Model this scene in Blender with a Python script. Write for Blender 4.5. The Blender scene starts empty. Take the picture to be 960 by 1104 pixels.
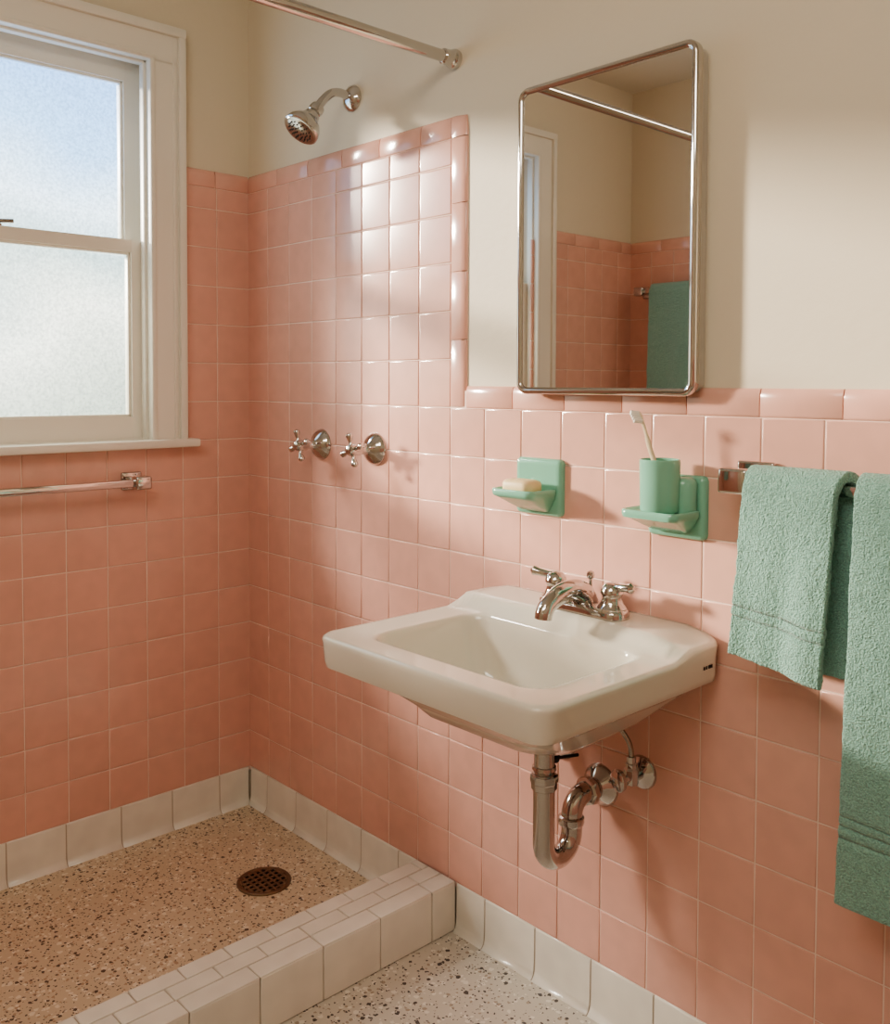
import bpy, bmesh, math, random
from mathutils import Vector, Matrix, noise
random.seed(7)
S=0.108
scene=bpy.context.scene
# ------------------------------------------------------------------ helpers
def lin(c):
    return tuple(((x/255)/12.92 if x/255<=0.04045 else (((x/255)+0.055)/1.055)**2.4) for x in c)+(1,)
def mat(name,col=None,rough=.5,metal=0,coat=0,spec=.5,sheen=0):
    m=bpy.data.materials.new(name); m.use_nodes=True
    b=m.node_tree.nodes['Principled BSDF']
    if col: b.inputs['Base Color'].default_value=lin(col)
    b.inputs['Roughness'].default_value=rough; b.inputs['Metallic'].default_value=metal
    b.inputs['Specular IOR Level'].default_value=spec+coat*.35
    b.inputs['Sheen Weight'].default_value=sheen
    return m
def N(m,t,**k):
    n=m.node_tree.nodes.new(t)
    for a,b in k.items(): setattr(n,a,b)
    return n
def L(m,a,b): m.node_tree.links.new(a,b)
def BS(m): return m.node_tree.nodes['Principled BSDF']
def add_bump(m,scale,strength,dist=.001,detail=2,kind='noise',coord='Object'):
    tc=N(m,'ShaderNodeTexCoord')
    t=N(m,'ShaderNodeTexNoise'); t.inputs['Detail'].default_value=detail; out=t.outputs['Fac']
    t.inputs['Scale'].default_value=scale
    L(m,tc.outputs[coord],t.inputs['Vector'])
    b=N(m,'ShaderNodeBump'); b.inputs['Strength'].default_value=strength; b.inputs['Distance'].default_value=dist
    L(m,out,b.inputs['Height']); L(m,b.outputs['Normal'],BS(m).inputs['Normal'])
    return t,b
def vary_island(m,col,dv=.05,mott=.05,nscale=30):
    """per tile value variation + faint glaze mottling"""
    g=N(m,'ShaderNodeNewGeometry'); mr=N(m,'ShaderNodeMapRange')
    mr.inputs['To Min'].default_value=1-dv; mr.inputs['To Max'].default_value=1+dv
    L(m,g.outputs['Random Per Island'],mr.inputs['Value'])
    tc=N(m,'ShaderNodeTexCoord'); t=N(m,'ShaderNodeTexNoise'); t.inputs['Scale'].default_value=nscale; t.inputs['Detail'].default_value=1
    L(m,tc.outputs['Object'],t.inputs['Vector'])
    m2=N(m,'ShaderNodeMapRange'); m2.inputs['From Min'].default_value=.3; m2.inputs['From Max'].default_value=.7
    m2.inputs['To Min'].default_value=1-mott; m2.inputs['To Max'].default_value=1+mott
    L(m,t.outputs['Fac'],m2.inputs['Value'])
    mu=N(m,'ShaderNodeMath',operation='MULTIPLY'); L(m,mr.outputs[0],mu.inputs[0]); L(m,m2.outputs[0],mu.inputs[1])
    h=N(m,'ShaderNodeHueSaturation'); h.inputs['Color'].default_value=lin(col); L(m,mu.outputs[0],h.inputs['Value'])
    L(m,h.outputs[0],BS(m).inputs['Base Color'])

class G:
    """named real-world object: an Empty parenting its parts"""
    def __init__(s,name):
        s.e=bpy.data.objects.new(name,None); s.e.empty_display_size=.05
        bpy.context.collection.objects.link(s.e); s.parts=[]
    def mesh(s,name,verts,faces,m,smooth=True,angle=35):
        me=bpy.data.meshes.new(name); me.from_pydata([tuple(c*S for c in v) for v in verts],[],faces); me.update()
        bm=bmesh.new(); bm.from_mesh(me); bmesh.ops.remove_doubles(bm,verts=bm.verts,dist=1e-6)
        bmesh.ops.recalc_face_normals(bm,faces=bm.faces); bm.to_mesh(me); bm.free()
        me.materials.append(m)
        if smooth:
            for p in me.polygons: p.use_smooth=True
            me.set_sharp_from_angle(angle=math.radians(angle))
        o=bpy.data.objects.new(name,me); bpy.context.collection.objects.link(o); o.parent=s.e; s.parts.append(o); return o
    def box(s,name,a,b,m,bev=0,seg=2):
        (x0,y0,z0),(x1,y1,z1)=a,b
        me=bpy.data.meshes.new(name); bm=bmesh.new(); bmesh.ops.create_cube(bm,size=1)
        for v in bm.verts:
            v.co=Vector((((x0+x1)/2+v.co.x*(x1-x0))*S,((y0+y1)/2+v.co.y*(y1-y0))*S,((z0+z1)/2+v.co.z*(z1-z0))*S))
        if bev: bmesh.ops.bevel(bm,geom=bm.edges[:],offset=bev*S,segments=seg,affect='EDGES',profile=.5)
        bmesh.ops.recalc_face_normals(bm,faces=bm.faces)
        bm.to_mesh(me); bm.free(); me.materials.append(m)
        for p in me.polygons: p.use_smooth=True
        me.set_sharp_from_angle(angle=math.radians(40))
        o=bpy.data.objects.new(name,me); bpy.context.collection.objects.link(o); o.parent=s.e; s.parts.append(o); return o
    def loft(s,name,rings,m,cap0=True,cap1=True,angle=35,closed=False):
        n=len(rings[0]); v=[p for r in rings for p in r]; f=[]
        for i in range(len(rings)-1+(1 if closed else 0)):
            a=i*n; b=((i+1)%len(rings))*n
            for j in range(n):
                k=(j+1)%n; f.append((a+j,a+k,b+k,b+j))
        if cap0 and not closed: f.append(tuple(range(n)))
        if cap1 and not closed: f.append(tuple(range((len(rings)-1)*n,len(rings)*n)))
        return s.mesh(name,v,f,m,True,angle)
    def sweep(s,name,pts,rad,m,seg=20,angle=40,cap=True,sx=1,sy=1):
        pts=[Vector(p) for p in pts]
        if not hasattr(rad,'__len__'): rad=[rad]*len(pts)
        tans=[]
        for i in range(len(pts)):
            a=pts[max(i-1,0)]; b=pts[min(i+1,len(pts)-1)]; t=(b-a)
            if t.length<1e-7: t=tans[-1] if tans else Vector((0,0,1))
            tans.append(t.normalized())
        t0=tans[0]; up=Vector((0,0,1)) if abs(t0.z)<.9 else Vector((0,1,0))
        n=(up-t0*up.dot(t0)).normalized(); rings=[]
        for p,t,r in zip(pts,tans,rad):
            n=(n-t*n.dot(t)).normalized(); b=t.cross(n)
            rings.append([tuple(p+(n*math.cos(q)*sx+b*math.sin(q)*sy)*r) for q in [2*math.pi*k/seg for k in range(seg)]])
        return s.loft(name,rings,m,cap,cap,angle)
    def lathe(s,name,o,d,prof,m,seg=32,angle=40,cap=True):
        o=Vector(o); d=Vector(d).normalized(); up=Vector((0,0,1)) if abs(d.z)<.9 else Vector((0,1,0))
        n=(up-d*up.dot(d)).normalized(); b=d.cross(n)
        rings=[[tuple(o+d*t+(n*math.cos(q)+b*math.sin(q))*max(r,1e-3)) for q in [2*math.pi*k/seg for k in range(seg)]] for t,r in prof]
        return s.loft(name,rings,m,cap,cap,angle)
    def done(s):
        bpy.context.view_layer.update()
        lo=Vector((1e9,)*3); hi=-lo
        for o in s.parts:
            for c in o.bound_box:
                for i in range(3): lo[i]=min(lo[i],c[i]); hi[i]=max(hi[i],c[i])
        c=(lo+hi)/2; s.e.location=c
        for o in s.parts:
            if o.type=='MESH': o.data.transform(Matrix.Translation(-c))
            else: o.location-=c
        return s
def rr(cx,cy,hw,hh,r,n=6,ns=1):
    r=min(r,hw*.999,hh*.999); P=[]
    C=[(cx+hw-r,cy+hh-r,0),(cx-hw+r,cy+hh-r,90),(cx-hw+r,cy-hh+r,180),(cx+hw-r,cy-hh+r,270)]
    for i,(a,b,d) in enumerate(C):
        arc=[(a+r*math.cos(math.radians(d+90*k/n)),b+r*math.sin(math.radians(d+90*k/n))) for k in range(n+1)]
        P+=arc
        a2,b2,d2=C[(i+1)%4]; q=(a2+r*math.cos(math.radians(d2)),b2+r*math.sin(math.radians(d2)))
        for k in range(1,ns): P.append((arc[-1][0]+(q[0]-arc[-1][0])*k/ns,arc[-1][1]+(q[1]-arc[-1][1])*k/ns))
    return P
def arc_pts(c,r,a0,a1,n,ax1,ax2):
    c=Vector(c);u=Vector(ax1);v=Vector(ax2)
    return [tuple(c+u*r*math.cos(math.radians(a0+(a1-a0)*k/n))+v*r*math.sin(math.radians(a0+(a1-a0)*k/n))) for k in range(n+1)]
def smooth_path(pts,n=8):
    P=[Vector(p) for p in pts]; out=[]
    for i in range(len(P)-1):
        p0=P[max(i-1,0)];p1=P[i];p2=P[i+1];p3=P[min(i+2,len(P)-1)]
        for k in range(n):
            t=k/n; out.append(.5*((2*p1)+(-p0+p2)*t+(2*p0-5*p1+4*p2-p3)*t*t+(-p0+3*p1-3*p2+p3)*t**3))
    out.append(P[-1]); return out
# ------------------------------------------------------------------ materials
PINK=(230,180,164)
m_pink=mat('pink_glazed_tile',rough=.17,coat=.4); vary_island(m_pink,PINK,.03,.03,25)
m_grout=mat('pink_grout',(244,218,204),.85)
m_white_tile=mat('white_glazed_tile',rough=.18,coat=.4); vary_island(m_white_tile,(234,229,217),.03,.04,18)
m_grout_w=mat('grey_grout',(186,172,154),.9)
m_plaster=mat('cream_plaster',(225,214,193),.55); add_bump(m_plaster,55,.25,.002,3)
m_ceil=mat('ceiling_paint',(232,226,212),.8)
m_trim=mat('painted_trim',(238,233,221),.35)
m_porc=mat('porcelain',(228,222,208),.09,coat=.6)
m_chrome=mat('chrome',(202,199,196),.08,1)
m_chrome_d=mat('aged_chrome',(170,164,156),.18,1)
m_mirror=mat('mirror_glass',(232,231,228),.015,1)
m_mint=mat('mint_ceramic',(134,190,167),.12,coat=.5)
m_soap=mat('soap',(232,208,162),.45)
m_brush=mat('toothbrush_plastic',(228,210,180),.3)
m_bristle=mat('bristles',(240,236,225),.7)
m_dark=mat('dark_rubber',(28,25,23),.6)
m_bronze=mat('bronze',(138,116,96),.38,.8)
m_cab=mat('cabinet_enamel',(210,206,198),.3)
def terrazzo(name,base,base2,chips):
    m=mat(name,rough=.38); tc=N(m,'ShaderNodeTexCoord')
    nz=N(m,'ShaderNodeTexNoise'); nz.inputs['Scale'].default_value=6; nz.inputs['Detail'].default_value=4
    L(m,tc.outputs['Object'],nz.inputs['Vector'])
    mx=N(m,'ShaderNodeMix',data_type='RGBA'); mx.inputs[6].default_value=lin(base); mx.inputs[7].default_value=lin(base2)
    L(m,nz.outputs['Fac'],mx.inputs[0]); cur=mx.outputs[2]
    nd=N(m,'ShaderNodeTexNoise'); nd.inputs['Scale'].default_value=160; nd.inputs['Detail'].default_value=1; L(m,tc.outputs['Object'],nd.inputs['Vector'])
    wa=N(m,'ShaderNodeMix',data_type='VECTOR'); wa.inputs[0].default_value=.006
    L(m,tc.outputs['Object'],wa.inputs[4]); L(m,nd.outputs['Color'],wa.inputs[5])
    for i,(sc,prob,rad,col) in enumerate(chips):
        mp=N(m,'ShaderNodeMapping'); mp.inputs['Location'].default_value=(i*3.7,i*1.3,i*.5); L(m,wa.outputs[1],mp.inputs[0])
        v=N(m,'ShaderNodeTexVoronoi'); v.inputs['Scale'].default_value=sc; L(m,mp.outputs[0],v.inputs['Vector'])
        se=N(m,'ShaderNodeSeparateColor'); L(m,v.outputs['Color'],se.inputs[0])
        a=N(m,'ShaderNodeMath',operation='LESS_THAN'); a.inputs[1].default_value=prob; L(m,se.outputs[0],a.inputs[0])
        rm=N(m,'ShaderNodeMath',operation='MULTIPLY'); rm.inputs[1].default_value=rad*1.6; L(m,se.outputs[1],rm.inputs[0])
        ra=N(m,'ShaderNodeMath',operation='ADD'); ra.inputs[1].default_value=rad*.3; L(m,rm.outputs[0],ra.inputs[0])
        b=N(m,'ShaderNodeMath',operation='LESS_THAN'); L(m,v.outputs['Distance'],b.inputs[0]); L(m,ra.outputs[0],b.inputs[1])
        c=N(m,'ShaderNodeMath',operation='MULTIPLY'); L(m,a.outputs[0],c.inputs[0]); L(m,b.outputs[0],c.inputs[1])
        x=N(m,'ShaderNodeMix',data_type='RGBA'); x.inputs[7].default_value=lin(col)
        L(m,c.outputs[0],x.inputs[0]); L(m,cur,x.inputs[6]); cur=x.outputs[2]
    L(m,cur,BS(m).inputs['Base Color']); return m
m_terr_s=terrazzo('shower_terrazzo',(206,187,160),(224,206,181),[(85,.5,.3,(236,223,203)),(120,.35,.28,(184,154,126)),(110,.2,.28,(94,74,60)),(200,.3,.28,(98,80,68))])
m_terr_f=terrazzo('floor_terrazzo',(202,195,181),(217,210,197),[(85,.5,.3,(234,228,216)),(110,.25,.28,(172,158,140)),(85,.18,.28,(78,70,64)),(190,.24,.28,(84,76,70))])
def terry(name,col):
    m=mat(name,rough=.95,sheen=.4); tc=N(m,'ShaderNodeTexCoord')
    n1=N(m,'ShaderNodeTexNoise'); n1.inputs['Scale'].default_value=360; n1.inputs['Detail'].default_value=2
    L(m,tc.outputs['Object'],n1.inputs['Vector'])
    uv=N(m,'ShaderNodeAttribute'); uv.attribute_name='band'
    inv=N(m,'ShaderNodeMath',operation='SUBTRACT'); inv.inputs[0].default_value=1; L(m,uv.outputs['Fac'],inv.inputs[1])
    mu=N(m,'ShaderNodeMath',operation='MULTIPLY'); L(m,n1.outputs['Fac'],mu.inputs[0]); L(m,inv.outputs[0],mu.inputs[1])
    b=N(m,'ShaderNodeBump'); b.inputs['Strength'].default_value=1; b.inputs['Distance'].default_value=.006
    L(m,mu.outputs[0],b.inputs['Height']); L(m,b.outputs[0],BS(m).inputs['Normal'])
    mr=N(m,'ShaderNodeMapRange'); mr.inputs['From Min'].default_value=.3; mr.inputs['From Max'].default_value=.7
    mr.inputs['To Min'].default_value=.76; mr.inputs['To Max'].default_value=1.18
    L(m,n1.outputs['Fac'],mr.inputs['Value'])
    h=N(m,'ShaderNodeHueSaturation'); h.inputs['Color'].default_value=lin(col); L(m,mr.outputs[0],h.inputs['Value'])
    L(m,h.outputs[0],BS(m).inputs['Base Color']); return m
m_towel=terry('mint_terry',(150,197,182))
def frosted():  # pane glows by emission; outdoor daylight is put into its colour
    m=bpy.data.materials.new('frosted_glass'); m.use_nodes=True; nt=m.node_tree; nt.nodes.clear()
    tc=N(m,'ShaderNodeTexCoord'); sp=N(m,'ShaderNodeSeparateXYZ'); L(m,tc.outputs['Object'],sp.inputs[0])
    n0=N(m,'ShaderNodeTexNoise'); n0.inputs['Scale'].default_value=2.2; n0.inputs['Detail'].default_value=1; L(m,tc.outputs['Object'],n0.inputs['Vector'])
    r=N(m,'ShaderNodeMapRange'); r.inputs['From Min'].default_value=-.55; r.inputs['From Max'].default_value=.5; L(m,sp.outputs[2],r.inputs['Value'])
    ad=N(m,'ShaderNodeMath',operation='MULTIPLY_ADD'); ad.inputs[1].default_value=.35; L(m,n0.outputs['Fac'],ad.inputs[0])
    sb=N(m,'ShaderNodeMath',operation='SUBTRACT'); sb.inputs[1].default_value=.17; L(m,r.outputs[0],sb.inputs[0]); L(m,sb.outputs[0],ad.inputs[2])
    cr=N(m,'ShaderNodeValToRGB'); L(m,ad.outputs[0],cr.inputs[0]); e=cr.color_ramp.elements
    e[0].position=0; e[0].color=lin((138,142,120)); e[1].position=1; e[1].color=lin((108,154,212))
    for p,c in [(.12,(160,166,144)),(.28,(218,219,202)),(.47,(156,174,168)),(.6,(202,219,228)),(.8,(138,180,220))]:
        q=e.new(p); q.color=lin(c)
    n1=N(m,'ShaderNodeTexNoise'); n1.inputs['Scale'].default_value=150; n1.inputs['Detail'].default_value=2; L(m,tc.outputs['Object'],n1.inputs['Vector'])
    mr=N(m,'ShaderNodeMapRange'); mr.inputs['From Min'].default_value=.3; mr.inputs['From Max'].default_value=.7; mr.inputs['To Min'].default_value=.74; mr.inputs['To Max'].default_value=1.18
    L(m,n1.outputs['Fac'],mr.inputs['Value'])
    st=N(m,'ShaderNodeMath',operation='MULTIPLY'); st.inputs[1].default_value=PANE; L(m,mr.outputs[0],st.inputs[0])
    em=N(m,'ShaderNodeEmission'); L(m,cr.outputs[0],em.inputs[0]); L(m,st.outputs[0],em.inputs[1])
    tr=N(m,'ShaderNodeBsdfTransparent'); mx=N(m,'ShaderNodeMixShader'); mx.inputs[0].default_value=.3
    L(m,em.outputs[0],mx.inputs[1]); L(m,tr.outputs[0],mx.inputs[2])
    o=N(m,'ShaderNodeOutputMaterial'); L(m,mx.outputs[0],o.inputs[0]); return m
PANE=3.7
m_glass=frosted()
# ------------------------------------------------------------------ tile fields
TH=.06
def tiles(g,name,rects,mp,m,gap=.024,tilt=.003,th=TH):
    V=[];F=[]
    for (u0,u1,v0,v1) in rects:
        u0+=gap/2;u1-=gap/2;v0+=gap/2;v1-=gap/2
        if u1-u0<.03 or v1-v0<.03: continue
        cu,cv=(u0+u1)/2,(v0+v1)/2; ta=random.uniform(-tilt,tilt); tb=random.uniform(-tilt,tilt); t0=random.uniform(-.0015,.0015)
        base=len(V)
        for ins,w in [(0,-.01),(0,th-.014),(.003,th-.005),(.01,th-.001),(.028,th)]:
            ins=min(ins,(u1-u0)*.4,(v1-v0)*.4)
            for (a,b) in [(u0+ins,v0+ins),(u1-ins,v0+ins),(u1-ins,v1-ins),(u0+ins,v1-ins)]:
                V.append(mp(a,b,w+((a-cu)*ta*2+(b-cv)*tb*2+t0 if w>0 else 0)))
        for k in range(4):
            for j in range(4):
                a=base+k*4; F.append((a+j,a+(j+1)%4,a+4+(j+1)%4,a+4+j))
        F.append((base+16,base+17,base+18,base+19))
    return g.mesh(name,V,F,m,True,60)
PROF=[(0,-.01),(0,.045),(.01,.062),(.04,.07),(.2,.075),(.3,.073),(.37,.064),(.42,.044),(.445,.02),(.45,-.01)]
def bullnose(g,name,segs,mp,m,gap=.02):
    V=[];F=[]
    for (u0,u1) in segs:
        us=[u0+gap/2,u0+gap/2+.008,u1-gap/2-.008,u1-gap/2]; sh=[.94,1,1,.94]; b=len(V); n=len(PROF)
        for u,k in zip(us,sh):
            for v,w in PROF: V.append(mp(u,v,w*k))
        for i in range(3):
            for j in range(n-1): F.append((b+i*n+j,b+i*n+j+1,b+(i+1)*n+j+1,b+(i+1)*n+j))
        F.append(tuple(b+j for j in range(n))); F.append(tuple(b+3*n+j for j in range(n)))
    return g.mesh(name,V,F,m,True,50)
def grid(us,vs,skip=None):
    R=[]
    for i in range(len(us)-1):
        for j in range(len(vs)-1):
            if skip and skip(us[i],vs[j]): continue
            R.append((us[i],us[i+1],vs[j],vs[j+1]))
    return R
def frange(a,b,st):
    r=[a]
    while r[-1]+st<b-1e-6: r.append(r[-1]+st)
    r.append(b); return r
def segs(a,b,st):
    q=frange(a,b,st); return [(q[i],q[i+1]) for i in range(len(q)-1)]
XR=27.; YB=-23.; YS=-17.9; ZC=22.8; WT=1.2; XJ=9.6; GW=.045
rows_w=[float(i) for i in range(1,12)]
rows_s=[float(i) for i in range(1,17)]+[16.55]
CV=1.36
def cove_prof_rects(a,b,off=.5): 
    q=[a]; x=a+CV*off
    while x<b-.05: q.append(x); x+=CV
    q.append(b); return [(q[i],q[i+1],0,1) for i in range(len(q)-1)]
# --- wall_right (sink wall, plane y=0)
mpR=lambda u,v,w:(u,-w,v)
g=G('wall_right')
g.box('plaster',(-WT,0,-.3),(XR+WT,WT,ZC+.3),m_plaster)
g.mesh('grout_shower',[(0,-GW,.9),(8.3,-GW,.9),(8.3,-GW,16.9),(0,-GW,16.9)],[(0,1,2,3)],m_grout)
g.mesh('grout_wainscot',[(8.3,-GW,.9),(XR,-GW,.9),(XR,-GW,11.35),(8.3,-GW,11.35)],[(0,1,2,3)],m_grout)
tiles(g,'tiles_shower',grid([float(i) for i in range(0,9)],rows_s),mpR,m_pink)
tiles(g,'tiles_wainscot',grid([float(i) for i in range(8,28)],rows_w),mpR,m_pink)
bullnose(g,'cap_wainscot',segs(8.47,XR,1.3),lambda u,v,w:mpR(u,11+v,w),m_pink)
bullnose(g,'cap_shower',segs(0.05,8.0,1.4),lambda u,v,w:mpR(u,16.55+v,w),m_pink)
bullnose(g,'edge_shower',[(11.02,12.4),(12.4,13.8),(13.8,15.2),(15.2,16.55)],lambda u,v,w:mpR(8+v,u,w),m_pink)
V=[];F=[];na=12
for k in range(na+1):
    q=math.radians(90*k/na); c_,s_=math.cos(q),math.sin(q); f_=max(c_,s_)**-.75
    for v,w in PROF: V.append(mpR(8+v*c_*f_+.005,16.55+v*s_*f_+.005,w))
n=len(PROF)
for k in range(na):
    for j in range(n-1): F.append((k*n+j,k*n+j+1,(k+1)*n+j+1,(k+1)*n+j))
g.mesh('edge_corner',V,F,m_pink,True,50)
g.done()
# --- wall_left (window wall, plane x=0)
mpL=lambda u,v,w:(w,-u,v)
WM0,WM1,WZ0,WZ1=2.75,12.3,10.1,19.6
g=G('wall_left')
g.box('plaster_below',(-WT,YS-WT,-.3),(0,0,WZ0-.1),m_plaster)
g.box('plaster_above',(-WT,YS-WT,WZ1),(0,0,ZC+.3),m_plaster)
g.box('plaster_near_corner',(-WT,-WM0,WZ0-.1),(0,0,WZ1),m_plaster)
g.box('plaster_far',(-WT,YS-WT,WZ0-.1),(0,-WM1,WZ1),m_plaster)
g.mesh('grout_low',[(GW,0,.9),(GW,YS,.9),(GW,YS,9.98),(GW,0,9.98)],[(0,1,2,3)],m_grout)
g.mesh('grout_near',[(GW,0,9.98),(GW,-2.3,9.98),(GW,-2.3,16.9),(GW,0,16.9)],[(0,1,2,3)],m_grout)
g.mesh('grout_far',[(GW,-12.75,9.98),(GW,YS,9.98),(GW,YS,16.9),(GW,-12.75,16.9)],[(0,1,2,3)],m_grout)
tiles(g,'tiles',grid([float(i) for i in range(0,18)]+[17.9],rows_s,lambda u,v:(2<=u<12 and v>=10)),mpL,m_pink)
bullnose(g,'cap',segs(.05,2.0,1.0)+segs(13.0,17.85,1.4),lambda u,v,w:mpL(u,16.55+v,w),m_pink)
g.done()
# --- wall_back
g=G('wall_back')
g.box('plaster_shower_end',(-WT,YS-WT,-.3),(XJ,YS,ZC+.3),m_plaster)
mpB=lambda u,v,w:(u,YS+w,v)
g.mesh('grout',[(0,YS+GW,.9),(8.3,YS+GW,.9),(8.3,YS+GW,16.9),(0,YS+GW,16.9)],[(0,1,2,3)],m_grout)
tiles(g,'tiles',grid([float(i) for i in range(0,9)],rows_s),mpB,m_pink)
bullnose(g,'cap',segs(.05,8.0,1.4),lambda u,v,w:mpB(u,16.55+v,w),m_pink)
bullnose(g,'edge',segs(1.0,16.55,1.4),lambda u,v,w:mpB(8+v,u,w),m_pink)
g.box('plaster_jog',(XJ-WT,YB,-.3),(XJ,YS-WT,ZC+.3),m_plaster)
g.box('plaster_rear',(XJ-WT,YB-WT,-.3),(XR+WT,YB,ZC+.3),m_plaster)
g.done()
g=G('wall_front')
g.box('plaster_entry',(XR,YB,-.3),(XR+WT,0,ZC+.3),m_plaster)
mpF=lambda u,v,w:(XR-w,-u,v)
g.mesh('grout',[(XR-GW,0,.9),(XR-GW,YB,.9),(XR-GW,YB,11.35),(XR-GW,0,11.35)],[(0,1,2,3)],m_grout)
tiles(g,'tiles',grid([float(i) for i in range(0,24)],rows_w),mpF,m_pink)
bullnose(g,'cap',segs(0,23,1.3),lambda u,v,w:mpF(u,11+v,w),m_pink)
g.done()
g=G('ceiling'); g.box('ceiling_slab',(-WT,YB-WT,ZC),(XR+WT,WT,ZC+.5),m_ceil); g.done()
g=G('floor')
g.box('terrazzo_floor',(8.0,YB,-.5),(XR,0,0),m_terr_f)
g.box('terrazzo_shower_pan',(0,YS,-.5),(7.3,0,0),m_terr_s)
g.done()
# --- baseboards
def cove(nm,parts):
    g=G(nm)
    prof=[(1.0,-.01),(1.0,.045),(.99,.062),(.96,.07),(.3,.075),(.16,.085),(.08,.11),(.03,.15),(.0,.19),(-.02,.19)]
    for i,(r,mp,gr) in enumerate(parts):
        V=[];F=[]; n=len(prof)
        for (u0,u1,_,_) in r:
            b=len(V)
            for u,k in [(u0+.012,.9),(u0+.02,1),(u1-.02,1),(u1-.012,.9)]:
                for v,w in prof: V.append(mp(u,v,w-(.01 if k<1 else 0)))
            for a in range(3):
                for j in range(n-1): F.append((b+a*n+j,b+a*n+j+1,b+(a+1)*n+j+1,b+(a+1)*n+j))
        g.mesh('cove_tiles_%d'%(i+1),V,F,m_white_tile,True,50)
        a,b=r[0][0],r[-1][1]; V=[];F=[]
        for u in (a,b):
            for v,w in prof: V.append(mp(u,v-.006,w-.014))
        for j in range(n-1): F.append((j,j+1,n+j+1,n+j))
        g.mesh('cove_grout_%d'%(i+1),V,F,m_grout_w)
    g.done()
cove('baseboard_right',[(cove_prof_rects(0.1,7.0,.6),mpR,0),(cove_prof_rects(8.25,XR,.62),mpR,0)])
cove('baseboard_left',[(cove_prof_rects(.1,17.9,.66),mpL,0)])
cove('baseboard_back',[(cove_prof_rects(.28,7.0,.7),mpB,0),(cove_prof_rects(XJ,XR,.7),lambda u,v,w:(u,YB+w,v),0)])
cove('baseboard_front',[(cove_prof_rects(.28,23,.7),mpF,0)])
# --- curb
CX0,CX1,CZ=7.0,8.25,1.05
g=G('shower_curb')
g.box('curb_core',(CX0+.04,YS+.1,0.01),(CX1-.04,-.09,CZ-.028),m_grout_w)
mpC=lambda u,v,w:(CX0+v,-u,CZ-TH+w)
R=[]
for k,(v0,v1,ln,off) in enumerate([(0.0,.4,.92,.3),(.4,.8,.92,.76),(.8,1.25,1.36,.55)]):
    q=[0.08]; x=ln*off
    while x<17.7: q.append(x); x+=ln
    q.append(17.8)
    R+=[(q[i],q[i+1],v0,v1) for i in range(len(q)-1)]
tiles(g,'top_tiles',R,mpC,m_white_tile,gap=.028)
q=[.08]; x=1.36*.55
while x<17.7: q.append(x); x+=1.36
q.append(17.8)
fr=[(q[i],q[i+1],0.0,CZ-.02) for i in range(len(q)-1)]
tiles(g,'front_tiles',fr,lambda u,v,w:(CX1-TH+w,-u,v),m_white_tile,gap=.028)
tiles(g,'inner_tiles',fr,lambda u,v,w:(CX0+TH-w,-u,v),m_white_tile,gap=.028)
g.done()
# ------------------------------------------------------------------ window
g=G('window_1')
def lbox(n,m0,m1,x0,x1,z0,z1,bev=.02,mm=None): return g.box(n,(x0,-m1,z0),(x1,-m0,z1),mm or m_trim,bev)
for nm,m0,m1 in [('casing_side_1',2.0,2.9),('casing_side_2',12.15,13.05)]:
    lbox(nm,m0,m1,-.05,.2,10.0,19.44,.0)
    if m0<5: lbox(nm+'_band',m0-.04,m0+.16,-.04,.3,10.0,20.12,.04); lbox(nm+'_bead',m1-.14,m1+.01,-.04,.25,10.0,19.5,.05); lbox(nm+'_fillet',m0+.2,m0+.3,-.04,.225,10.0,19.6,.02)
    else: lbox(nm+'_band',m1-.16,m1+.04,-.04,.3,10.0,20.12,.04); lbox(nm+'_bead',m0-.01,m0+.14,-.04,.25,10.0,19.5,.05)
lbox('casing_head',2.02,13.03,-.05,.2,19.43,20.2,.0)
lbox('casing_head_band',1.955,13.095,-.04,.305,20.1,20.34,.04)
lbox('casing_head_bead',2.76,12.29,-.04,.255,19.41,19.55,.05)
lbox('stool',1.72,13.33,-.5,.5,9.86,10.07,.05)
lbox('jamb_1',2.6,2.8,-1.2,-.01,10.0,19.7,0)
lbox('jamb_2',12.25,12.45,-1.2,-.01,10.0,19.7,0)
lbox('jamb_head',2.6,12.45,-1.2,-.01,19.5,19.7,0)
lbox('sill_outer',2.6,12.45,-1.4,-.1,9.85,10.1,0)
lbox('stop_1',2.79,2.99,-.21,.02,10.05,19.52,.03)
lbox('stop_2',12.06,12.26,-.21,.02,10.05,19.52,.03)
lbox('stop_head',2.9,12.1,-.21,.02,19.34,19.52,.03)
def sash(n,x0,x1,z0,z1,bot,top):
    a,b=2.8,12.25; s=.42
    lbox(n+'_stile_1',a,a+s,x0,x1,z0,z1,.0); lbox(n+'_stile_2',b-s,b,x0,x1,z0,z1,.0)
    lbox(n+'_rail_bottom',a+s,b-s,x0,x1-.004,z0,z0+bot,.0); lbox(n+'_rail_top',a+s,b-s,x0,x1-.004,z1-top,z1,.0)
    for (p,q,r,t) in [(a+s-.01,a+s+.07,z0+bot,z1-top),(b-s-.07,b-s+.01,z0+bot,z1-top)]: lbox(n+'_bead',p,q,x0+.05,x1-.07,r,t,.02)
    for (r,t) in [(z0+bot-.01,z0+bot+.07),(z1-top-.07,z1-top+.01)]: lbox(n+'_bead_h',a+s,b-s,x0+.05,x1-.07,r,t,.02)
    xm=(x0+x1)/2
    g.mesh(n+'_glass',[(xm,-(a+s),z0+bot),(xm,-(b-s),z0+bot),(xm,-(b-s),z1-top),(xm,-(a+s),z1-top)],[(0,1,2,3)],m_glass,False)
sash('lower_sash',-.52,-.2,10.08,15.02,.55,.3)
sash('upper_sash',-.9,-.57,14.7,19.5,.3,.5)
g.box('sash_lock_base',(-.45,-6.7,15.02),(-.25,-6.25,15.08),m_chrome_d,.02)
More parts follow.
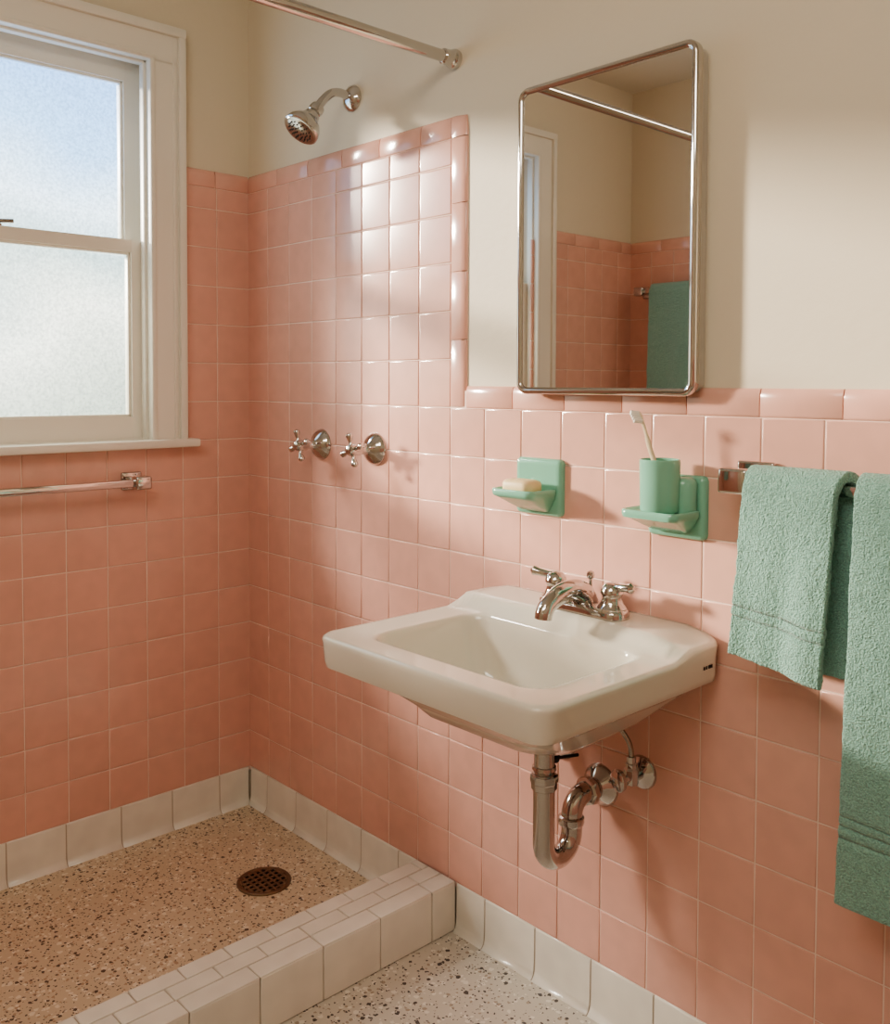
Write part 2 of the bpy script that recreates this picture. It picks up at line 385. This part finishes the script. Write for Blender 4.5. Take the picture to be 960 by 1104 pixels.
g.sweep('sash_lock_lever',[(-.35,-6.5,15.1),(-.3,-6.3,15.14),(-.25,-6.0,15.16)],.05,m_chrome_d,10)
g.done()
# ------------------------------------------------------------------ towel bars
def bar_bracket(g,o,out,along,i,m=m_chrome,k=1.0):
    o=Vector(o); out=Vector(out); al=Vector(along); up=Vector((0,0,1))
    def bx(n,c,ha,ho,hu,bev):
        h=Vector([abs(al[j])*ha+abs(out[j])*ho+up[j]*hu for j in range(3)])
        g.box(n,tuple(c-h),tuple(c+h),m,bev,3)
    bx('plate_%d'%i,o+out*.1,.26*k,.05,.22*k,.04)
    bx('post_%d'%i,o+out*.4,.13*k,.32,.1*k,.03)
    bx('cap_%d'%i,o+out*.68,.2*k,.16,.16*k,.05)
g=G('towel_bar')
bar_bracket(g,(0.02,-3.42,9.07),(1,0,0),(0,1,0),1); bar_bracket(g,(0.02,-11.0,9.07),(1,0,0),(0,1,0),2)
g.box('rail',(.6,-11.0,8.98),(.78,-3.45,9.16),m_chrome,.03)
g.done()
g=G('towel_bar')
bar_bracket(g,(14.96,-.02,10.06),(0,-1,0),(1,0,0),1,k=1.2); bar_bracket(g,(21.5,-.02,10.06),(0,-1,0),(1,0,0),2,k=1.2)
g.box('rail',(14.96,-.78,9.97),(21.5,-.62,10.13),m_chrome,.03); g.done()
g=G('towel_bar')
bar_bracket(g,(.95,YS+.02,15.0),(0,1,0),(1,0,0),1); bar_bracket(g,(6.9,YS+.02,15.0),(0,1,0),(1,0,0),2)
g.box('rail',(.95,YS+.62,14.93),(6.9,YS+.78,15.09),m_chrome,.03); g.done()
# ------------------------------------------------------------------ towels
def towel(nm,x0,x1,yb,zb,zf,zk,side=-1,xb0=None,xb1=None,amp=.05,seed=0,band=None,skewf=0,bx0=0,bx1=0,th=.16):
    g=G(nm); nu=60; R=.19
    xb0=x0 if xb0 is None else xb0; xb1=x1 if xb1 is None else xb1
    path=[]; st=.04
    nf=int((zb-zf)/st)
    for i in range(nf): path.append(('f',i/nf))
    for k in range(11): path.append(('a',k/10))
    nk=int((zb-zk)/st)
    for i in range(1,nk+1): path.append(('b',i/nk))
    V=[];B=[]
    for (t,q) in path:
        for j in range(nu+1):
            u=j/nu
            if t=='f':
                d=1-q; z=zf+(zb-zf)*q + skewf*(u-.5)*d; xl=x0+(xb0-x0)*d; xr=x1+(xb1-x1)*d
                fold=amp*d*(math.sin(u*7.5+seed)+.5*math.sin(u*15+seed*2))
                y=yb+side*(R+.04+.14*d+fold); x=xl+(xr-xl)*u
                dist=(z-zf-skewf*(u-.5)*d)
            elif t=='a':
                a=math.pi*q; z=zb+R*.95*math.sin(a); y=yb+side*R*math.cos(a); x=x0+(x1+bx1*q-x0)*u; d=0; dist=9
            else:
                d=q; z=zb-(zb-zk)*d; y=yb-side*(R-.03*d); x=x0+bx0*d+(x1+bx1-x0-bx0*d)*u; dist=z-zk
            nz=noise.noise(Vector((x*1.3+seed,z*1.3,y)))*.03+noise.noise(Vector((x*5+seed,z*5,y*5)))*.01
            bd=0
            if band and t=='f': bd=1 if any(a<=dist<=b for a,b in band) else 0
            pile=random.uniform(-.006,.006)*(1-bd)
            V.append((x+random.uniform(-.003,.003),y+side*(nz-.04*bd+pile),z)); B.append(float(bd))
    F=[]; w=nu+1
    for i in range(len(path)-1):
        for j in range(nu): F.append((i*w+j,i*w+j+1,(i+1)*w+j+1,(i+1)*w+j))
    o=g.mesh('terry_cloth',V,F,m_towel,True,180)
    at=o.data.attributes.new('band','FLOAT','POINT')
    if len(o.data.vertices)==len(B): at.data.foreach_set('value',B)
    md=o.modifiers.new('thick','SOLIDIFY'); md.thickness=th*S; md.offset=0
    md=o.modifiers.new('sub','SUBSURF'); md.levels=1; md.render_levels=1
    tx=bpy.data.textures.new('loops','CLOUDS'); tx.noise_scale=.0045
    dm=o.modifiers.new('pile','DISPLACE'); dm.texture=tx; dm.strength=.0015; dm.mid_level=.5
    g.done(); return g
towel('hand_towel',15.22,16.6,-.7,10.07,7.45,7.4,xb0=15.12,xb1=16.48,amp=.04,seed=1.2,band=[(.58,.63),(.72,.77),(.85,.87)],skewf=-.25,bx1=.15)
towel('bath_towel',16.84,19.6,-.7,10.07,4.35,4.9,xb0=16.74,xb1=19.6,amp=.08,seed=3.1,band=[(.9,.97),(1.06,1.13),(1.22,1.26)],skewf=-.3)
towel('bath_towel',1.55,3.6,YS+.7,15.01,8.6,9.0,side=1,amp=.06,seed=2.1,band=None)
# ------------------------------------------------------------------ shower rod
g=G('shower_curtain_rod')
g.sweep('rod',[(8.05,-.02,18.15),(8.05,YS+.02,18.15)],.12,m_chrome,20)
for i,(y,d) in enumerate([(0,-1),(YS,1)]):
    g.lathe('flange_%d'%(i+1),(8.05,y,18.15),(0,d,0),[(0,.2),(.06,.21),(.12,.19),(.16,.16),(.35,.155),(.38,.125)],m_chrome)
g.done()
# ------------------------------------------------------------------ shower head
g=G('shower_head')
g.lathe('wall_flange',(4.6,0,18.1),(0,-1,0),[(0,.3),(.04,.31),(.1,.28),(.16,.2),(.2,.12)],m_chrome)
arm=smooth_path([(4.6,-.05,18.1),(4.6,-.35,18.16),(4.6,-.62,18.1),(4.6,-.85,17.9),(4.6,-1.02,17.68)],8)
g.sweep('arm',arm,.1,m_chrome,18)
d=Vector((0,-.62,-.78)).normalized(); o=Vector((4.6,-.98,17.73))
g.lathe('ball_joint',tuple(o),tuple(d),[(0,.12),(.03,.16),(.12,.17),(.2,.15),(.22,.11),(.26,.11),(.28,.18),(.36,.2),(.45,.24),(.52,.33),(.62,.39),(.72,.42),(.78,.42),(.8,.4)],m_chrome)
g.lathe('spray_face',tuple(o+d*.795),tuple(d),[(0,.39),(.012,.38),(.015,.32),(.03,.3),(.035,.001)],m_chrome_d)
up=Vector((1,0,0)); b=d.cross(up)
for rr_,cnt in [(.1,6),(.19,12),(.27,16)]:
    for k in range(cnt):
        q=2*math.pi*k/cnt; c=o+d*.82+(up*math.cos(q)+b*math.sin(q))*rr_
        g.lathe('nozzle',tuple(c),tuple(d),[(0,.018),(.03,.014)],m_dark,8)
g.done()
# ------------------------------------------------------------------ shower valves
for X in (3.42,5.5):
    g=G('shower_valve'); z=10.0
    g.lathe('escutcheon',(X,0,z),(0,-1,0),[(0,.38),(.05,.385),(.1,.37),(.18,.31),(.25,.22),(.3,.14),(.32,.12),(.5,.1),(.52,.13),(.6,.13),(.62,.1)],m_chrome)
    c=Vector((X,-.72,z))
    g.lathe('hub',(X,-.58,z),(0,-1,0),[(0,.09),(.02,.13),(.1,.14),(.2,.13),(.26,.1),(.28,.05)],m_chrome)
    a0=math.radians(18)
    for k in range(4):
        q=a0+k*math.pi/2; dr=Vector((math.cos(q),0,math.sin(q)))
        g.lathe('spoke_%d'%(k+1),tuple(c),tuple(dr),[(.05,.06),(.14,.045),(.2,.045),(.27,.065),(.32,.08),(.36,.075),(.39,.04)],m_chrome,16)
    g.done()
# ------------------------------------------------------------------ medicine cabinet
g=G('mirror_cabinet'); cx,cz,hw,hh=12.08,14.15,1.93,2.84
def xz(y,ins,r=.24): return [(a,y,b) for a,b in rr(cx,cz,hw-ins,hh-ins,max(r-ins,.05),8)]
g.loft('cabinet_body',[xz(0,.06),xz(-.3,.06)],m_cab)
g.loft('frame',[xz(-.25,0),xz(-.36,0),xz(-.395,.025),xz(-.405,.06),xz(-.395,.1),xz(-.37,.125),xz(-.345,.13)],m_chrome,False,False,60)
g.loft('mirror',[xz(-.34,.12),xz(-.352,.125)],m_mirror,True,True)
g.done()
# ------------------------------------------------------------------ ceramic fixtures
def plate(g,x0,x1,z0,z1):
    c=((x0+x1)/2,(z0+z1)/2); a=(x1-x0)/2; b=(z1-z0)/2
    f=lambda y,i:[(p,y,q) for p,q in rr(c[0],c[1],a-i,b-i,max(.1-i,.03),5)]
    g.loft('back_plate',[f(-.03,0),f(-.12,0),f(-.16,.02),f(-.18,.06),f(-.185,.12)],m_mint,True,True,60)
def dish(g,xc,hw,yf,z,dep,inner=.1,r=.16):
    def f(zz,i,rr_,back=0,front=0):
        y0=-.12; y1=yf+front+i; yc=(y0+y1)/2; hd=(y0-y1)/2
        return [(p,q,zz) for p,q in rr(xc,yc,hw-i,hd,rr_,8,2)]
    def fi(zz,i,rr_):
        y0=-.26-i*.3; y1=yf+i; return [(p,q,zz) for p,q in rr(xc,(y0+y1)/2,hw-i,(y0-y1)/2,rr_,8,2)]
    g.loft('tray',[f(z-dep,.2,.05,0,.45),f(z-dep*.7,.12,.08,0,.28),f(z-dep*.4,.05,.12,0,.1),f(z-.11,.01,r),f(z-.06,0,r),f(z,.0,r),f(z+.02,.02,r),f(z+.015,.05,r),fi(z-.02,.08,r*.8),fi(z-inner,.11,r*.7)],m_mint,True,True,60)
g=G('soap_dish')
plate(g,9.97,11.1,9.03,10.1)
dish(g,10.5,.52,-.93,9.54,.42)
g.done()
g=G('soap_bar')
f=lambda zz,i:[(p,q,zz) for p,q in rr(10.5,-.58,.36-i,.24-i,.16,8,2)]
g.loft('soap',[f(9.445,.05),f(9.48,.01),f(9.54,0),f(9.66,0),f(9.7,.02),f(9.725,.07),f(9.73,.12)],m_soap,True,True,80); g.done()
g=G('toothbrush_holder')
plate(g,13.0,14.1,8.97,10.02)
dish(g,13.5,.54,-.95,9.45,.36,inner=.03)
g.lathe('tumbler_socket',(13.8,-.3,9.3),(0,0,1),[(0,.18),(.1,.2),(.6,.2),(.66,.18),(.7,.12)],m_mint)
g.done()
g=G('toothbrush_tumbler'); tx,ty=13.53,-.6
g.lathe('cup',(tx,ty,9.425),(0,0,1),[(0,.27),(.02,.3),(.06,.315),(.4,.32),(.82,.33),(.86,.325),(.87,.31),(.86,.295),(.5,.285),(.08,.28),(.07,.05)],m_mint,40); g.done()
g=G('toothbrush')
pts=smooth_path([(tx+.15,ty+.1,9.55),(tx+.02,ty,9.95),(tx-.13,ty-.06,10.4),(tx-.24,ty-.1,10.8),(tx-.34,ty-.14,11.05)],6)
g.sweep('handle',pts,[.05]*8+[.045]*8+[.032]*5+[.045]*3+[.03],m_brush,12,sx=.7)
for k in range(4):
    a=Vector(pts[-5+k]); 
    g.lathe('bristles_%d'%k,tuple(a),(-.5,-.8,.1),[(0,.04),(.14,.042)],m_bristle,8)
g.done()
# ------------------------------------------------------------------ sink
g=G('bathroom_sink')
X0,X1=9.35,14.42; XC=(X0+X1)/2; DZ=7.3; DEP=4.45
def ss(a,b,x):
    t=max(0,min(1,(x-a)/(b-a))); return t*t*(3-2*t)
def deck(x,y): return .25*ss(-1.3,-1.0,y)*(1-.55*ss(13.6,14.5,x))*(.75+.25*ss(9.3,9.8,x))
NS=14;NC=8
def R(cx,y0,y1,hw,r,z,top=False,yb=None):
    P=rr(cx,(y0+y1)/2,hw,abs(y1-y0)/2,r,NC,NS); return [(a,b,z+(deck(a,b) if top else 0)) for a,b in P]
rings=[]
dx,dy=12.0,-1.75
rings.append(R(dx,dy-.35,dy+.35,.35,.3,5.5))
rings.append(R(dx,dy-.5,dy+.45,.55,.4,5.52))
rings.append(R(dx-.05,dy-1.0,dy+.9,1.1,.7,5.75))
rings.append(R(XC,-3.3,-.35,1.65,.8,6.1))
rings.append(R(XC,-3.75,-.12,2.05,.6,6.5))
rings.append(R(XC,-4.05,-.03,2.3,.5,6.7))
rings.append(R(XC,-DEP+.16,-.02,2.4,.3,6.74))
rings.append(R(XC,-DEP+.06,-.02,2.47,.3,6.78))
rings.append(R(XC,-DEP+.03,-.02,(X1-X0)/2-.04,.32,6.88))
rings.append(R(XC,-DEP,-.02,(X1-X0)/2-.02,.34,DZ-.12,False))
def Rt(y0,y1,hw,r,z): return R(XC,y0,y1,hw,r,z,True)
rings.append(Rt(-DEP,-.02,(X1-X0)/2,.34,DZ-.06))
rings.append(Rt(-DEP+.015,-.03,(X1-X0)/2-.015,.34,DZ-.02))
rings.append(Rt(-DEP+.05,-.06,(X1-X0)/2-.05,.32,DZ+.005))
BX=XC+.03
A=(-DEP+.05,-.06,XC,(X1-X0)/2-.05,.32); Bq=(-3.88,-1.32,BX,1.9,.42)
for k in range(1,12):
    t=k/12; rings.append(R(A[2]+(Bq[2]-A[2])*t,A[0]+(Bq[0]-A[0])*t,A[1]+(Bq[1]-A[1])*t,A[3]+(Bq[3]-A[3])*t,A[4]+(Bq[4]-A[4])*t,DZ+.005-.02*t,True))
rings.append(R(BX,-3.88,-1.3,1.9,.42,DZ-.02,True))
rings.append(R(BX,-3.86,-1.32,1.88,.42,DZ-.05,True))
rings.append(R(BX,-3.83,-1.34,1.85,.42,DZ-.12))
rings.append(R(BX,-3.72,-1.36,1.77,.42,DZ-.5))
rings.append(R(BX,-3.55,-1.38,1.63,.45,DZ-.95))
rings.append(R(XC+.04,-3.25,-1.4,1.4,.5,DZ-1.28))
rings.append(R(XC+.05,-2.75,-1.42,1.05,.45,DZ-1.4))
rings.append(R(dx,-2.2,-1.45,.5,.3,DZ-1.44))
rings.append(R(dx,dy-.2,dy+.2,.2,.19,DZ-1.46))
g.loft('basin',rings,m_porc,True,True,50)
g.lathe('drain_ring',(dx,dy,DZ-1.47),(0,0,1),[(0,.2),(.03,.2),(.035,.15),(.0,.12)],m_chrome,24)
for k,w_ in enumerate([.03,.02,.05,.03]):
    g.box('maker_mark',(X1-.03,-.62+k*.07,7.04),(X1-.013,-.62+k*.07+w_,7.04+.05),m_dark)
g.done()
# ------------------------------------------------------------------ faucet
g=G('faucet'); fz=DZ+.265; fy=-.62; fx=12.0
f=lambda z,i:[(p,q,z) for p,q in rr(fx,fy,.92-i,.27-i,.26-i*.9,8,3)]
g.loft('base_plate',[f(fz-.02,0),f(fz+.08,0),f(fz+.13,.03),f(fz+.15,.1)],m_chrome,True,True,60)
for i,(hx,ang) in enumerate([(fx-.62,196),(fx+.62,-8)]):
    g.lathe('handle_body_%d'%(i+1),(hx,fy,fz+.1),(0,0,1),[(0,.26),(.05,.26),(.12,.2),(.22,.16),(.26,.17),(.3,.2),(.38,.19),(.46,.12),(.48,.03)],m_chrome)
    q=math.radians(ang); dr=Vector((math.cos(q),math.sin(q),.14))
    c=Vector((hx,fy,fz+.49))
    g.sweep('lever_%d'%(i+1),[tuple(c-dr*.1),tuple(c+dr*.0),tuple(c+dr*.15),tuple(c+dr*.34),tuple(c+dr*.44),tuple(c+dr*.5)],[.05,.1,.065,.07,.09,.03],m_chrome,14)
sp=smooth_path([(fx,fy+.05,fz+.08),(fx,fy-.05,fz+.28),(fx,fy-.3,fz+.38),(fx,fy-.65,fz+.36),(fx,fy-.95,fz+.22),(fx,fy-1.05,fz+.06)],8)
nn=len(sp); g.sweep('spout',sp,[.25-.1*min(1,i/(nn*.75)) for i in range(nn)],m_chrome,22)
g.lathe('aerator',tuple(sp[-1]),(0,-.15,-1),[(-.06,.15),(.05,.15),(.06,.12)],m_chrome)
g.lathe('lift_rod',(fx,fy+.2,fz+.1),(0,0,1),[(0,.03),(.42,.03),(.43,.06),(.48,.075),(.54,.06),(.56,.02)],m_chrome,14)
g.done()
# ------------------------------------------------------------------ p-trap
g=G('drain_trap'); tx,ty=12.0,-1.62; tz0=5.62
g.lathe('tailpiece',(tx,ty,tz0-.13),(0,0,-1),[(0.01,.3),(.05,.3),(.07,.19),(.12,.19),(.13,.175),(.4,.175),(.41,.2),(.46,.21),(.5,.18),(.9,.175)],m_chrome)
g.lathe('slip_nut_1',(tx,ty,4.95),(0,0,-1),[(0,.2),(.02,.235),(.1,.24),(.14,.235),(.16,.22),(.26,.22),(.28,.19)],m_chrome,8,10)
zb=3.65; r=.37
path=[(tx,ty,4.75),(tx,ty,4.4),(tx,ty,4.1)]+arc_pts((tx,ty+r,zb+.1),r,180,360,16,(0,1,0),(0,0,1))
zt=4.3
path+= [(tx,ty+2*r,zb+.3)]+arc_pts((tx,ty+2*r+.3,zt-.3),.3,180,90,8,(0,1,0),(0,0,1))+[(tx,-.35,zt),(tx,-.02,zt)]
g.sweep('trap_bend',path,.185,m_chrome,24)
g.lathe('slip_nut_2',(tx,ty+2*r-.02,4.0),(0,0,-1),[(0,.2),(.02,.23),(.1,.235),(.14,.22),(.16,.2)],m_chrome,24)
g.lathe('slip_nut_3',(tx,-.52,zt),(0,1,0),[(0,.2),(.02,.25),(.12,.26),(.16,.23),(.2,.21)],m_chrome,8,10)
g.lathe('wall_escutcheon',(tx,-.0,zt),(0,-1,0),[(0,.38),(.07,.38),(.13,.34),(.2,.24),(.26,.19)],m_chrome)
g.sweep('pivot_rod',[(tx+.1,ty+.1,5.2),(tx+.15,ty+.7,5.12)],.03,m_dark,8)
g.lathe('pivot_nut',(tx,ty,5.2),(.1,1,-.05),[(.1,.12),(.25,.12),(.27,.09)],m_dark,12)
g.done()
g=G('supply_valve'); vx,vz=12.88,4.8
g.lathe('wall_flange',(vx,0,vz),(0,-1,0),[(0,.3),(.05,.3),(.1,.27),(.14,.15),(.16,.1),(.45,.1)],m_chrome)
g.lathe('valve_body',(vx,-.38,vz-.12),(0,0,1),[(0,.1),(.02,.13),(.26,.13),(.3,.1),(.36,.1),(.38,.08),(.48,.08)],m_chrome,8,10)
g.lathe('oval_handle',(vx,-.45,vz),(-.3,-1,0),[(0,.06),(.15,.06),(.17,.18),(.24,.19),(.27,.15)],m_chrome,20)
g.sweep('supply_tube',smooth_path([(vx,-.38,vz+.3),(vx-.02,-.42,vz+.6),(vx-.25,-.5,vz+.95),(vx-.3,-.55,6.05)],8),.045,m_chrome_d,12)
g.done()
g=G('supply_valve'); vx=11.1
g.lathe('wall_flange',(vx,0,vz),(0,-1,0),[(0,.3),(.05,.3),(.1,.27),(.14,.15),(.16,.1),(.45,.1)],m_chrome)
g.lathe('valve_body',(vx,-.38,vz-.12),(0,0,1),[(0,.1),(.02,.13),(.26,.13),(.3,.1),(.36,.1),(.48,.08)],m_chrome,8,10)
g.sweep('supply_tube',smooth_path([(vx,-.38,vz+.3),(vx,-.42,vz+.6),(vx+.1,-.5,vz+.95),(vx+.15,-.55,6.05)],8),.045,m_chrome_d,12)
g.done()
# ------------------------------------------------------------------ shower drain
g=G('floor_drain'); dx_,dy_=3.88,-2.02
g.lathe('rim',(dx_,dy_,0),(0,0,1),[(-.02,.62),(.03,.62),(.045,.6),(.045,.53),(.03,.51),(.02,.5)],m_bronze,48,30,False)
g.lathe('sump',(dx_,dy_,0.004),(0,0,1),[(0,.52),(.004,.52)],m_dark,32)
for k in range(-3,4):
    o_=k*.15; h=math.sqrt(max(.52**2-o_**2,0))
    g.box('grate_bar',(dx_+o_-.033,dy_-h,.02),(dx_+o_+.033,dy_+h,.05),m_bronze,.006,1)
    g.box('grate_rib',(dx_-h,dy_+o_-.033,.019),(dx_+h,dy_+o_+.033,.048),m_bronze,.006,1)
g.lathe('screw',(dx_,dy_,.045),(0,0,1),[(0,.07),(.015,.065),(.02,.02)],m_bronze,16)
g.done()
# ------------------------------------------------------------------ unseen glowing fixture overhead, added as room fill
m_fill_glow=bpy.data.materials.new('fill_glow_glass'); m_fill_glow.use_nodes=True
b=BS(m_fill_glow); b.inputs['Base Color'].default_value=(.9,.85,.75,1); b.inputs['Emission Color'].default_value=(1,.87,.7,1); b.inputs['Emission Strength'].default_value=6
g=G('added_fill_light'); 
g.lathe('fill_canopy',(17,-13,ZC),(0,0,-1),[(0,1.2),(.15,1.2),(.25,1.1)],m_chrome,40)
g.lathe('fill_globe',(17,-13,ZC-.2),(0,0,-1),[(0,1.7),(.3,1.75),(.7,1.5),(1.0,1.0),(1.15,.4),(1.18,.01)],m_fill_glow,24,80); g.done()
# ------------------------------------------------------------------ lights
def lamp(name,typ,loc,dirv,energy,col,**k):
    l=bpy.data.lights.new(name,typ); l.energy=energy; l.color=col
    for a,b in k.items(): setattr(l,a,b)
    o=bpy.data.objects.new(name,l); bpy.context.collection.objects.link(o); o.location=[c*S for c in loc]
    o.rotation_euler=Vector(dirv).to_track_quat('-Z','Y').to_euler(); return o
lamp('sun','SUN',(-20,-20,25),(1.7,1,-.45),17,(1,.9,.75),angle=math.radians(6))
lamp('added_second_sun','SUN',(-16,-20,30),(1.25,1,-1.2),9,(1,.93,.84),angle=math.radians(14))  # second sun, added to light the lower wall and throw the trap's shadow
lamp('added_fill_area','AREA',(18,-18,ZC-.3),(-.35,.55,-.6),16,(1,.95,.87),shape='RECTANGLE',size=1.2,size_y=.7)  # unseen area lamp added to fill the room from behind the camera
w=bpy.data.worlds.new('World'); scene.world=w; w.use_nodes=True
w.node_tree.nodes['Background'].inputs[0].default_value=(.62,.8,1,1); w.node_tree.nodes['Background'].inputs[1].default_value=1.0
# ------------------------------------------------------------------ camera
p=[22.2881,-13.51884,11.52137,0.74985,0.03655,0.00392,1015.57244,449.42474]
yaw,pit,rol=p[3:6]
Fv=Vector((-math.cos(yaw)*math.cos(pit),math.sin(yaw)*math.cos(pit),-math.sin(pit)))
Rv=Vector((math.sin(yaw),math.cos(yaw),0)); Uv=Rv.cross(Fv)
R2=Rv*math.cos(rol)+Uv*math.sin(rol); U2=-Rv*math.sin(rol)+Uv*math.cos(rol)
cam=bpy.data.cameras.new('camera'); co=bpy.data.objects.new('camera',cam); bpy.context.collection.objects.link(co)
M=Matrix((R2,U2,-Fv)).transposed().to_4x4(); M.translation=Vector(p[:3])*S; co.matrix_world=M
cam.sensor_width=36; cam.lens=p[6]*36/1104; cam.shift_y=-(552-p[7])/1104; cam.clip_start=.01
scene.camera=co
scene.view_settings.view_transform='AgX'
try: scene.view_settings.look='AgX - Medium High Contrast'
except Exception: pass
scene.view_settings.exposure=.3
